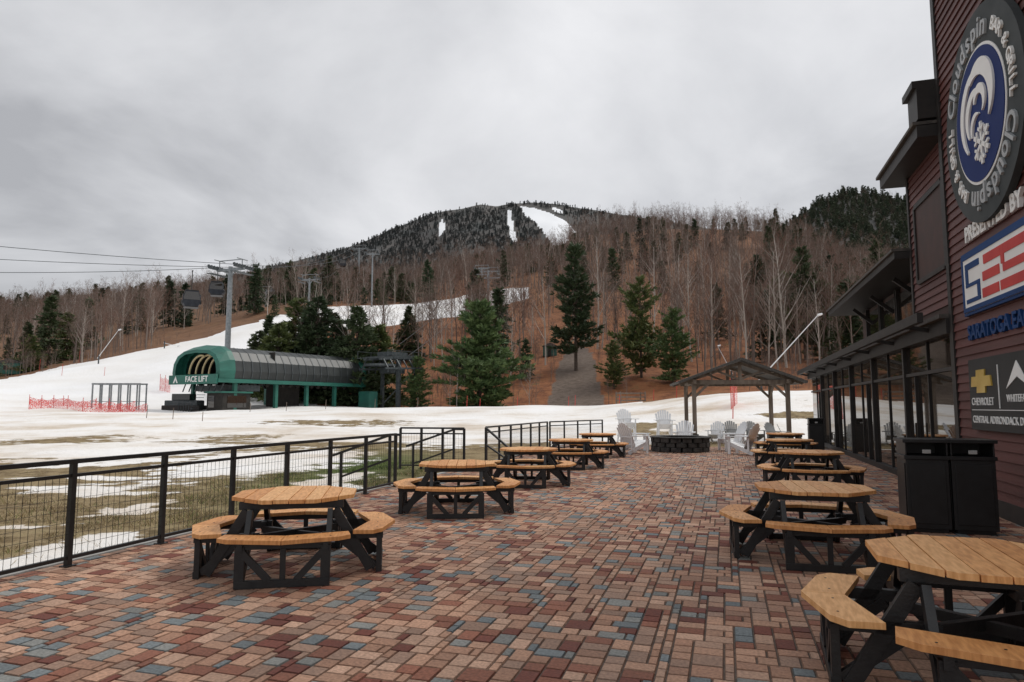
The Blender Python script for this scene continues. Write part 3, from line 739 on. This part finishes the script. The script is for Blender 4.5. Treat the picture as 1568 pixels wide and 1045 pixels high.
for k in range(6):
    a=math.radians(60*k+30); ox,oy=.10,-.46; d=Vector((math.cos(a),math.sin(a)))
    def bar(p,q,w):
        p=Vector(p);q=Vector(q);n_=(q-p).normalized(); n_=Vector((-n_.y,n_.x))*w/2
        mb.prism([tuple(p-n_),tuple(q-n_),tuple(q+n_),tuple(p+n_)],.125,.148+.0005*k,1,C)
    c0=Vector((ox,oy)); bar(c0+d*.03,c0+d*.32,.065)
    for sg in (-1,1):
        e=Vector((math.cos(a+sg*.9),math.sin(a+sg*.9))); bar(c0+d*.17,c0+d*.17+e*.13,.045)
mb.obj('round_wall_sign',[M_signgrey,M_signwhite,M_blue,M_letter],MP)
mb=MB(); text(mb,"PRESENTED BY",.34,MS(12.72,4.42),0,.04,'LEFT',bold=.01); mb.obj('lettering_sign',[M_signwhite],MP)
mb=MB(); C=MS(12.92,3.12)
mb.prism([(0,0),(3.6,0),(3.6,1.02),(0,1.02)],0,.05,0,C); mb.prism([(.05,.05),(3.55,.05),(3.55,.97),(.05,.97)],.05,.062,1,C)
def rect(x0,y0,x1,y1,mi): mb.prism([(x0,y0),(x1,y0),(x1,y1),(x0,y1)],.062,.072,mi,C)
rect(.05,.05,3.55,.12,0); rect(.05,.90,3.55,.97,0); rect(.05,.125,.12,.895,0)
for (x0,y0,x1,y1) in [(.22,.72,.85,.82),(.22,.50,.34,.715),(.22,.44,.85,.495),(.73,.25,.85,.435),(.22,.18,.85,.245)]: rect(x0,y0,x1,y1,2)
for (x0,y0,x1,y1) in [(1.05,.68,1.72,.82),(.98,.43,1.65,.57),(.94,.18,1.6,.32),(1.72,.55,1.84,.82),(1.84,.68,3.4,.82),(1.78,.43,3.4,.545),(1.66,.18,3.4,.32)]: rect(x0,y0,x1-.004,y1,3)
mb.obj('sponsor_flag_sign',[M_blue2,M_signwhite,M_blue2,M_red],MP)
mb=MB(); text(mb,"SARATOGA EAGLE",.33,MS(12.9,2.83),0,.03,'LEFT',bold=.008); mb.obj('lettering_sign',[M_blue2],MP)
mb=MB(); C=MS(12.9,1.28); mb.prism([(0,0),(4.2,0),(4.2,1.12),(0,1.12)],0,.05,0,C)
mb.prism([(.14,.68),(.40,.68),(.38,.58),(.74,.58),(.76,.68),(1.02,.68),(.98,.84),(.74,.84),(.76,.94),(.40,.94),(.38,.84),(.18,.84)],.05,.07,2,C)
text(mb,"CHEVROLET",.17,C@Matrix.Translation((.57,.44,.055)),1,.006)
mb.prism([(1.25,.34),(1.27,.34),(1.27,.98),(1.25,.98)],.05,.06,1,C)
text(mb,"WHITEFACE",.15,C@Matrix.Translation((1.95,.48,.055)),1,.006)
mb.prism([(1.55,.62),(1.95,1.0),(2.35,.62),(1.95,.78)],.05,.06,1,C)
mb.prism([(.08,.31),(4.0,.31),(4.0,.32),(.08,.32)],.05,.058,1,C)
text(mb,"CENTRAL ADIRONDACK DEALERS",.16,C@Matrix.Translation((.1,.16,.055)),1,.006,'LEFT')
mb.obj('dealer_wall_sign',[M_signdark,M_signwhite,M_gold],MP)

# ---------------------------------------------------------------- trash bins
def bin_(u,v):
    mb=MB(); w=.25
    mb.b2((-w,-w,.05),(w,w,.95),0); mb.b2((-w+.03,-w+.03,0),(w-.03,w-.03,.05),0)
    mb.b2((-w-.02,-w-.02,.951),(w+.02,w+.02,1.0),0)
    for s in (-1,1): mb.b2((s*w-.02 if s>0 else -w,-w,1.0),(w if s>0 else -w+.02,w,1.17),0)
    mb.b2((-w+.021,w-.02,1.0),(w-.021,w,1.17),0)
    mb.prism([(-w-.03,-w-.03),(w+.03,-w-.03),(w+.03,w+.03),(-w-.03,w+.03)],1.171,1.215,0)
    mb.b2((-w+.04,-w-.012,.12),(w-.04,-w-.002,.9),0); mb.b2((-w-.012,-w+.04,.12),(-w-.002,w-.04,.9),0)
    mb.b2((-.05,-w-.016,1.03),(.05,-w-.004,1.08),1)
    mb.obj('trash_bin',[M_blackmetal,M_greyplastic],MP@Matrix.Translation((u,v,0)),bevel=.012)
bin_(2.52,10.6); bin_(3.05,10.6)
bin_(3.2,28.0)

# ---------------------------------------------------------------- gondola lift terminal
A=Vector((-32.6,80.0)); ax=Vector((11,18.5)).normalized(); pr=Vector((-ax.y,ax.x))
T=Matrix(((pr.x*-1,ax.x,0,A.x+pr.x*4.3),(pr.y*-1,ax.y,0,A.y+pr.y*4.3),(0,0,1,0),(0,0,0,1)))
mb=MB()
prof=[(-4.3,4.7),(-4.5,5.8),(-4.3,7.0),(-3.6,8.05),(-2.4,8.65),(0,8.85),(2.4,8.65),(3.6,8.05),(4.3,7.0),(4.5,5.8),(4.3,4.7)]
def ring(y,sc=1.0,dz=0): return [Vector((x*sc,y,4.7+(z-4.7)*sc+dz)) for x,z in prof]
Ln=22.; nseg=18
for k in range(nseg):
    y0=k*Ln/nseg; y1=(k+1)*Ln/nseg; a_=ring(y0+.0);b_=ring(y1)
    mb.add(a_+b_,[(i,i+1,11+i+1,11+i) for i in range(10)],1)
    r0=ring(y0-.05,1.016);r1=ring(y0+.05,1.016)
    mb.add(r0+r1,[(i,i+1,11+i+1,11+i) for i in range(10)],6)
for y,wd in ((-.35,.7),(Ln-.3,.8)):
    r0=ring(y-wd/2,1.03);r1=ring(y+wd/2,1.03);r2=ring(y-wd/2,.86);r3=ring(y+wd/2,.86)
    mb.add(r0+r1+r2+r3,[(i,i+1,11+i+1,11+i) for i in range(10)]+[(i,22+i,22+i+1,i+1) for i in range(10)]+[(11+i,11+i+1,33+i+1,33+i) for i in range(10)],0)
r0=ring(-.7,1.03); r1=[Vector((x*1.0,-2.0,4.7+(z-4.7)*.88)) for x,z in prof]
mb.add(r0+r1,[(i,i+1,11+i+1,11+i) for i in range(10)],0)
r2=[Vector((x*.86,-2.05,4.9+(z-4.7)*.74)) for x,z in prof]
mb.add(r1+r2,[(i,i+1,11+i+1,11+i) for i in range(10)],0)
mb.b2((-4.45,-2.45,4.25),(4.45,-2.2,5.35),0)
mb.b2((-4.42,-2.2,4.4),(-4.3,Ln,4.85),0); mb.b2((4.42,-2.2,4.4),(4.56,Ln,4.85),0)
mb.b2((-4.2,-.5,4.45),(4.2,Ln-.4,4.6),2)
mb.b2((-4.1,6,4.7),(4.1,6.1,8.4),2)
for k in range(4):
    n=10
    for i in range(n):
        a0=math.pi*.55*i/n+math.pi*.42;a1=math.pi*.55*(i+1)/n+math.pi*.42
        cxk=-.2+k*.9
        mb.beam((cxk+math.cos(a0)*2.2,-1.2+k*.25,5.3+math.sin(a0)*2.4),(cxk+math.cos(a1)*2.2,-1.2+k*.25,5.3+math.sin(a1)*2.4),.13,.2,3)
for k in range(16): mb.tube((-3.3,1+k*1.2,4.3),(-3.0,1+k*1.2,4.3),.28,.28,8,2); mb.tube((3.0,1+k*1.2,4.3),(3.3,1+k*1.2,4.3),.28,.28,8,2)
for s in (-1,1):
    for y in (.5,6.5,11.5,16.5,21.6):
        mb.box((s*3.9,y,2.7),(.42,.42,3.9),0); mb.box((s*3.9,y,4.55),(.7,1.1,.35),0)
        mb.box((s*3.9,y,.7),(.9,.9,.8),5)
mb.b2((-.9,9,.4),(.9,13,4.4),2); mb.b2((-.7,2,.4),(.7,3.4,4.4),5)
text(mb,"FACE LIFT",.95,Matrix.Translation((.9,-2.47,4.8))@Matrix.Rotation(math.pi/2,4,'X'),4,.02,bold=.01)
mb.prism([(-.45,0),(0,.8),(.45,0),(.22,.0),(0,.4),(-.22,0)],0,.03,4,Matrix.Translation((-3.1,-2.46,4.42))@Matrix.Rotation(math.pi/2,4,'X'))
mb.b2((1.2,-1.2,.4),(4.1,2.6,3.2),2); mb.b2((1.0,-1.5,3.2),(4.3,2.8,3.4),0); mb.b2((1.5,-1.24,1.5),(2.6,-1.21,2.9),7); mb.b2((4.11,-.6,1.5),(4.14,2.0,2.9),7)
for k in range(9): mb.b2((-.6+k*.22,-2.2,1.0+k*.33),(-.3+k*.22,-1.3,1.05+k*.33),6)
for k in range(6): mb.beam((-3.6+k*.5,-1.6,1.0),(-3.6+k*.5,-1.6,2.1),.06,.06,6)
mb.beam((-3.7,-1.6,2.1),(-1.0,-1.6,2.1),.06,.06,6)
for k in range(7): mb.beam((-3.8+k*1.2,-1.0,3.4),(-3.3+k*1.2,-1.0,4.3),.1,.1,6)
mb.b2((-3.6,.5,3.5),(3.4,4.5,4.2),6)
mb.obj('gondola_lift_terminal',[M_green,M_cover,M_int,M_cream,M_signwhite,M_conc,M_dsteel,M_glass],T)

x,y=at(582,95); g=terr(x,y)
mb=MB()
mb.tube((0,0,5.8),(0,0,6.1),2.2,2.2,20,0); mb.tube((0,0,5.75),(0,0,6.2),.4,.4,10,0)
for s in (-1,1):
    mb.beam((s*1.5,-1.6,6.8),(s*1.5,6,7.4),.3,.45,0); mb.beam((s*1.5,2,0),(s*1.5,2,6.7),.4,.4,0); mb.beam((s*1.5,5.5,.0),(s*1.5,5.5,6.9),.3,.3,0)
    for k in range(6): mb.beam((s*2.5,-1+k*1.3,5.5),(s*1.5,-1+k*1.3,6.9),.14,.14,0); mb.beam((s*2.5,-1+k*1.3,5.5),(s*2.5,-1+k*1.3,4.9),.1,.1,0)
    mb.beam((s*2.5,-1.5,5.4),(s*2.5,6,5.7),.22,.26,0); mb.beam((s*2.9,-1.5,7.9),(s*2.9,6,7.9),.06,.06,0)
    for k in range(4): mb.beam((s*2.9,-1.5+k*2.5,6.9),(s*2.9,-1.5+k*2.5,7.9),.06,.06,0); mb.beam((s*1.4,-1.5+k*2.5,6.95),(s*3.0,-1.5+k*2.5,6.95),.1,.1,0)
for k in range(4): mb.beam((-1.7,-1+k*2.0,7.0),(1.7,-1+k*2.0,7.0),.25,.25,0)
mb.b2((-1.1,1,4.9),(1.1,3.8,5.7),0); mb.b2((-1.4,.8,7.3),(1.4,4,7.9),0)
mb.b2((-2,-2,0),(0,-.4,2.3),1); mb.beam((-1.5,2,.5),(1.5,5.5,5.5),.15,.15,0)
mb.obj('chairlift_terminal',[M_dsteel,M_dgreen],Matrix.Translation((x,y,g))@Matrix.Rotation(-.6,4,'Z'))

# ---------------------------------------------------------------- lift towers, cables, cabins
def tower(name,b_,D,ytop,arm,r,ang,dbl=False):
    x,y=at(b_,D); g=terr(x,y); zt=EYE+(HZ-ytop)*D/F
    mb=MB(); mb.tube((0,0,-.5),(0,0,zt-g),r,r*.72,12,0)
    h=zt-g
    for zz in ([h-.5] if not dbl else [h-.3,h-2.6]):
        mb.box((0,0,zz),(arm,.35,.4),0)
    for s in (-1,1):
        mb.beam((s*arm*.47,-2.2,h-.35),(s*arm*.47,2.2,h-.35),.18,.3,1)
        for k in range(8): mb.tube((s*arm*.47-.1,-2.1+k*.6,h-.05),(s*arm*.47+.1,-2.1+k*.6,h-.05),.24,.24,8,1)
        mb.beam((s*arm*.42,0,h-.3),(s*arm*.42,0,h+1.1),.12,.12,0)
        mb.beam((s*arm*.42,-1.2,h+1.1),(s*arm*.42,1.2,h+1.1),.12,.12,0)
        mb.beam((s*arm*.2,0,h-.5),(s*.1,0,h-1.9),.15,.15,0)
        mb.b2((s*arm*.47-.5,-2,h-1.3),(s*arm*.47+.5,2,h-1.22),1)
    mb.beam((-arm*.42,0,h+1.1),(arm*.42,0,h+1.1),.12,.14,0)
    mb.obj(name,[M_steel,M_dsteel],Matrix.Translation((x,y,g))@Matrix.Rotation(ang,4,'Z'))
    R=Matrix.Rotation(ang,3,'Z'); return [Vector((x,y,zt))+R@Vector((s*arm*.47,0,.15)) for s in (-1,1)]
t1=tower('gondola_lift_tower',347,112,406,5.6,.50,-.35)
t2=tower('gondola_lift_tower',546,300,376,7,.5,-.12)
t3=tower('gondola_lift_tower',470,205,424,5.5,.4,-.2)
c1=tower('chairlift_tower',747,235,412,8,.5,-.1,True)
c2=tower('chairlift_tower',737,262,408,6,.4,-.1,True)
c3=tower('chairlift_tower',567,250,384,5,.35,0)
c0=tower('chairlift_tower',403,240,442,5,.3,0)
mb=MB()
def cable(p,q,sag=.6,n=14,r=.05):
    pr_=None
    for i in range(n+1):
        t=i/n; c=p.lerp(q,t)-Vector((0,0,4*sag*t*(1-t)))
        if pr_ is not None: mb.tube(pr_,c,r,r,4,0,False)
        pr_=c
far=[Vector((-115,62,24.5)),Vector((-118,66,21.5))]
cable(far[0],t1[1],1.2); cable(far[1],t1[0],1.2); cable(far[1]+Vector((0,6,-2)),t1[0]+Vector((0,0,-.1)),2)
for k in (0,1): cable(t1[k],t2[k],3,20,.06)
tx,ty=at(585,96)
for k in (0,1): cable(Vector((tx+(k*2-1)*1.8,ty,terr(tx,ty)+6)),c1[k],2,20,.04)
for k in (0,1): cable(t3[k],t3[k]+Vector((-10,60,14)),1,8,.04)
mb.obj('haul_cables',[M_dsteel])
def cabin(x,y,z,hang,rz):
    mb=MB(); h=2.3
    pr2=[(-.78,0),(.78,0),(1.15,.5),(1.18,1.3),(.88,h),(-.88,h),(-1.18,1.3),(-1.15,.5)]
    M=Matrix(((1,0,0,0),(0,0,-1,0),(0,1,0,0),(0,0,0,1)))
    mb.prism(pr2,-1.1,1.1,0,M)
    pw=[(-1.06,.95),(1.06,.95),(1.08,1.3),(.84,h-.15),(-.84,h-.15),(-1.08,1.3)]
    mb.prism(pw,-1.115,1.115,1,M)
    for s in (-1,1): mb.box((s*1.14,0,1.4),(.10,1.7,.85),1)
    mb.b2((-.9,-1.15,h),(.9,1.15,h+.1),2); mb.b2((-1.0,-1.12,-.08),(1.0,1.12,0),2)
    mb.tube((0,0,h+.1),(0,0,h+hang),.07,.07,6,2); mb.beam((0,-.5,h+hang),(0,.5,h+hang),.15,.18,2)
    for s in (-1,1): mb.box((s*1.28,0,.75),(.08,1.3,.5),2)
    mb.obj('gondola_cabin',[M_cabin,M_glass,M_trim],Matrix.Translation((x,y,z))@Matrix.Rotation(rz,4,'Z'),bevel=.06)
def cab(b_,D,ytop,rz,hang=2.8):
    x,y=at(b_,D); z=EYE+(HZ-ytop)*D/F-2.3; cabin(x,y,z,hang,rz)
cab(288,98,445,.5,3.0); cab(327,118,431,.3,2.6); cab(521,262,396,.2,2.8)

# ---------------------------------------------------------------- snow field furniture
x,y=at(180,80); g=terr(x,y)
mb=MB()
for k in range(6):
    for t in (0,1): mb.beam((-2.8+k*1.1,t*1.5,-.2),(-2.8+k*1.1,t*1.5,2.9),.13,.13,0)
for t in (0,1): mb.beam((-2.9,t*1.5,2.95),(2.8,t*1.5,2.95),.16,.18,0); mb.beam((-2.9,t*1.5,.9),(2.8,t*1.5,.9),.07,.07,0)
for k in range(6): mb.beam((-2.8+k*1.1,0,2.9),(-2.8+k*1.1,1.5,2.9),.1,.1,0)
mb.obj('ski_gate_gantry',[M_steel],Matrix.Translation((x,y,g)))
M_net,nt,b=newmat('red_safety_net'); N=nt.nodes;L=nt.links
b.inputs['Base Color'].default_value=(.75,.10,.09,1)
tc=N.new('ShaderNodeTexCoord'); br=N.new('ShaderNodeTexNoise'); br.inputs['Scale'].default_value=14; L.new(tc.outputs['Object'],br.inputs['Vector'])
mr=N.new('ShaderNodeMapRange'); mr.inputs[1].default_value=.46; mr.inputs[2].default_value=.56; L.new(br.outputs[0],mr.inputs[0])
L.new(mr.outputs[0],b.inputs['Alpha'])
def net(pts,h=1.2):
    mb=MB()
    for (p,q) in zip(pts[:-1],pts[1:]):
        n=8
        for i in range(n):
            a_=[p[0]+(q[0]-p[0])*i/n,p[1]+(q[1]-p[1])*i/n]; b_=[p[0]+(q[0]-p[0])*(i+1)/n,p[1]+(q[1]-p[1])*(i+1)/n]
            za=terr(*a_);zb=terr(*b_); sg=lambda t:h-.35*math.sin(math.pi*(t*2%1))
            mb.add([(a_[0],a_[1],za),(b_[0],b_[1],zb),(b_[0],b_[1],zb+sg((i+1)/n)),(a_[0],a_[1],za+sg(i/n))],[(0,1,2,3)],0)
            if i%4==0: mb.tube((a_[0],a_[1],za-.1),(a_[0],a_[1],za+h+.3),.03,.03,5,1)
    mb.obj('safety_net_fence',[M_net,M_red])
net([at(48,76),at(85,78),at(130,74),at(210,75)]); net([at(150,77),at(228,73)],1.0); net([at(48,83),at(150,86)],1.0)
net([at(1118,52),at(1128,56)],2.0)
net([at(246,105),at(262,103)],2.2)
mb=MB()
for (b_,D,h,c) in [(228,62,1.2,1),(268,60,1.0,1),(313,58,.8,1),(715,88,1.6,0),(792,90,1.5,0),(735,91,1.3,0),(880,88,1.4,0),(95,120,2,0),(160,118,1.5,0),(640,84,1.2,1),(1120,48,1.8,0),(1035,78,2,0),(575,86,1.2,1),(500,80,1.1,1),(440,78,1.0,1),(385,76,1.0,1),(948,86,1.2,0),(1000,80,1.3,0),(870,92,1.4,0),(120,150,3,0),(60,140,2.5,0)]:
    x,y=at(b_,D); g=terr(x,y); mb.tube((x,y,g-.1),(x+.04*h,y,g+h),.035,.03,6,c)
mb.obj('trail_marker_poles',[M_red,M_timber])
def lance(b_,D,b2_,y2,r=.09):
    x,y=at(b_,D); g=terr(x,y); X2=(b2_-CX)/F*D; z2=EYE+(HZ-y2)*D/F
    mb=MB(); mb.tube((x,y,g-.2),(x,y,g+1.6),.14,.12,8,0); mb.tube((x-(X2-x)*.08,y,g+1.2-(z2-g)*.02),(X2,y,z2),r,r*.6,8,1); mb.tube((X2,y,z2),(X2+.5,y,z2+.15),.16,.12,8,1)
    mb.obj('snow_lance',[M_dsteel,M_white])
lance(1165,78,1256,482,.08); lance(150,135,178,505,.07); lance(250,150,270,530,.06); lance(1120,110,1100,530,.06)
x,y=at(285,84); g=terr(x,y); mb=MB()
mb.b2((-2,-1,.2),(2,1,1.2),0); mb.b2((-1.2,-.9,1.2),(1.0,.9,2.0),1); mb.b2((-2.3,-1.1,0),(2.3,-.7,.6),2); mb.b2((-2.3,.7,0),(2.3,1.1,.6),2)
mb.obj('trail_groomer',[M_dsteel,M_glass,M_trim],Matrix.Translation((x,y,g)),bevel=.08)
x,y=at(842,152); g=terr(x,y); mb=MB(); mb.b2((-1.5,-1.2,0),(1.5,1.2,2.2),0); mb.prism([(-1.7,2.2),(1.7,2.2),(0,3.0)],-1.4,1.4,1,Matrix(((1,0,0,0),(0,0,-1,0),(0,1,0,0),(0,0,0,1)))); mb.b2((-.5,-1.23,0),(.3,-1.205,1.9),2)
mb.obj('green_shed',[M_dgreen,M_shingle,M_int],Matrix.Translation((x,y,g)))
x,y=at(965,90); g=terr(x,y); mb=MB()
for s in (-1,1):
    for t in (-1,1): mb.beam((s*1.7,t*.8,-.1),(s*1.7,t*.8,1.5),.14,.14)
for t in (-1,1):
    for z in (.35,.8,1.3): mb.beam((-1.8,t*.8,z),(1.8,t*.8,z),.06,.16)
for s in (-1,1):
    for z in (.36,.81,1.31): mb.beam((s*1.75,-.8,z),(s*1.75,.8,z),.06,.16)
mb.obj('wooden_rail_pen',[M_timber],Matrix.Translation((x,y,g))@Matrix.Rotation(.2,4,'Z'))
x,y=at(22,150); g=terr(x,y); mb=MB(); mb.b2((-2.5,-2,0),(2.5,2,2.4),0); mb.prism([(-2.8,2.4),(2.8,2.4),(0,3.4)],-2.2,2.2,1,Matrix(((1,0,0,0),(0,0,-1,0),(0,1,0,0),(0,0,0,1)))); mb.b2((-1,-2.03,.9),(0,-2.005,1.9),2)
mb.obj('green_shed',[M_green,M_shingle,M_int],Matrix.Translation((x,y,g)))

# ---------------------------------------------------------------- sky & light
w=bpy.data.worlds.new('World'); scn.world=w; w.use_nodes=True; nt=w.node_tree; N=nt.nodes; L=nt.links
for n_ in list(N): N.remove(n_)
out=N.new('ShaderNodeOutputWorld'); sky=N.new('ShaderNodeTexSky'); sky.sky_type='NISHITA'; sky.sun_disc=False
el=math.radians(50); rot=math.radians(60); sky.sun_elevation=el; sky.sun_rotation=rot
b1=N.new('ShaderNodeBackground'); L.new(sky.outputs[0],b1.inputs[0]); b1.inputs[1].default_value=.1
tc=N.new('ShaderNodeTexCoord'); sp=N.new('ShaderNodeSeparateXYZ'); L.new(tc.outputs['Generated'],sp.inputs[0])
zz=mth('ADD',mth('MAXIMUM',sp.outputs[2],0),.22)
cb=N.new('ShaderNodeCombineXYZ'); L.new(mth('DIVIDE',sp.outputs[0],zz),cb.inputs[0]); L.new(mth('DIVIDE',sp.outputs[1],zz),cb.inputs[1])
n1=N.new('ShaderNodeTexNoise'); n1.inputs['Scale'].default_value=1.0; n1.inputs['Detail'].default_value=8; n1.inputs['Roughness'].default_value=.53; n1.inputs['Distortion'].default_value=.4; L.new(cb.outputs[0],n1.inputs['Vector'])
g1=mth('ADD',mth('MULTIPLY',sp.outputs[0],.12),mth('MULTIPLY',sp.outputs[2],.14))
fac=mth('ADD',n1.outputs[0],g1)
r=N.new('ShaderNodeValToRGB'); e=r.color_ramp.elements; e[0].position=.34; e[0].color=(.42,.425,.445,1); e[1].position=.70; e[1].color=(.84,.84,.855,1)
k=e.new(.5); k.color=(.62,.625,.645,1)
L.new(fac,r.inputs[0])
b2_=N.new('ShaderNodeBackground'); L.new(r.outputs[0],b2_.inputs[0]); b2_.inputs[1].default_value=1.08
mx=N.new('ShaderNodeMixShader'); mx.inputs[0].default_value=.94; L.new(b1.outputs[0],mx.inputs[1]); L.new(b2_.outputs[0],mx.inputs[2]); L.new(mx.outputs[0],out.inputs[0])
sd=bpy.data.lights.new('sun','SUN'); sd.energy=1.5; sd.angle=math.radians(20); sd.color=(1,.96,.90)
so=bpy.data.objects.new('sun',sd); scn.collection.objects.link(so)
d=Vector((math.sin(rot)*math.cos(el),math.cos(rot)*math.cos(el),math.sin(el)))
so.rotation_euler=d.to_track_quat('Z','Y').to_euler()

# ---------------------------------------------------------------- camera
cd=bpy.data.cameras.new('camera'); cd.lens=24; cd.sensor_width=36; cd.clip_end=6000; cd.clip_start=.05
co=bpy.data.objects.new('camera',cd); scn.collection.objects.link(co); co.location=(0,0,EYE)
co.rotation_euler=(math.radians(90+5.47),0,0); scn.camera=co
scn.view_settings.view_transform='Standard'; scn.view_settings.look='None'; scn.view_settings.exposure=0
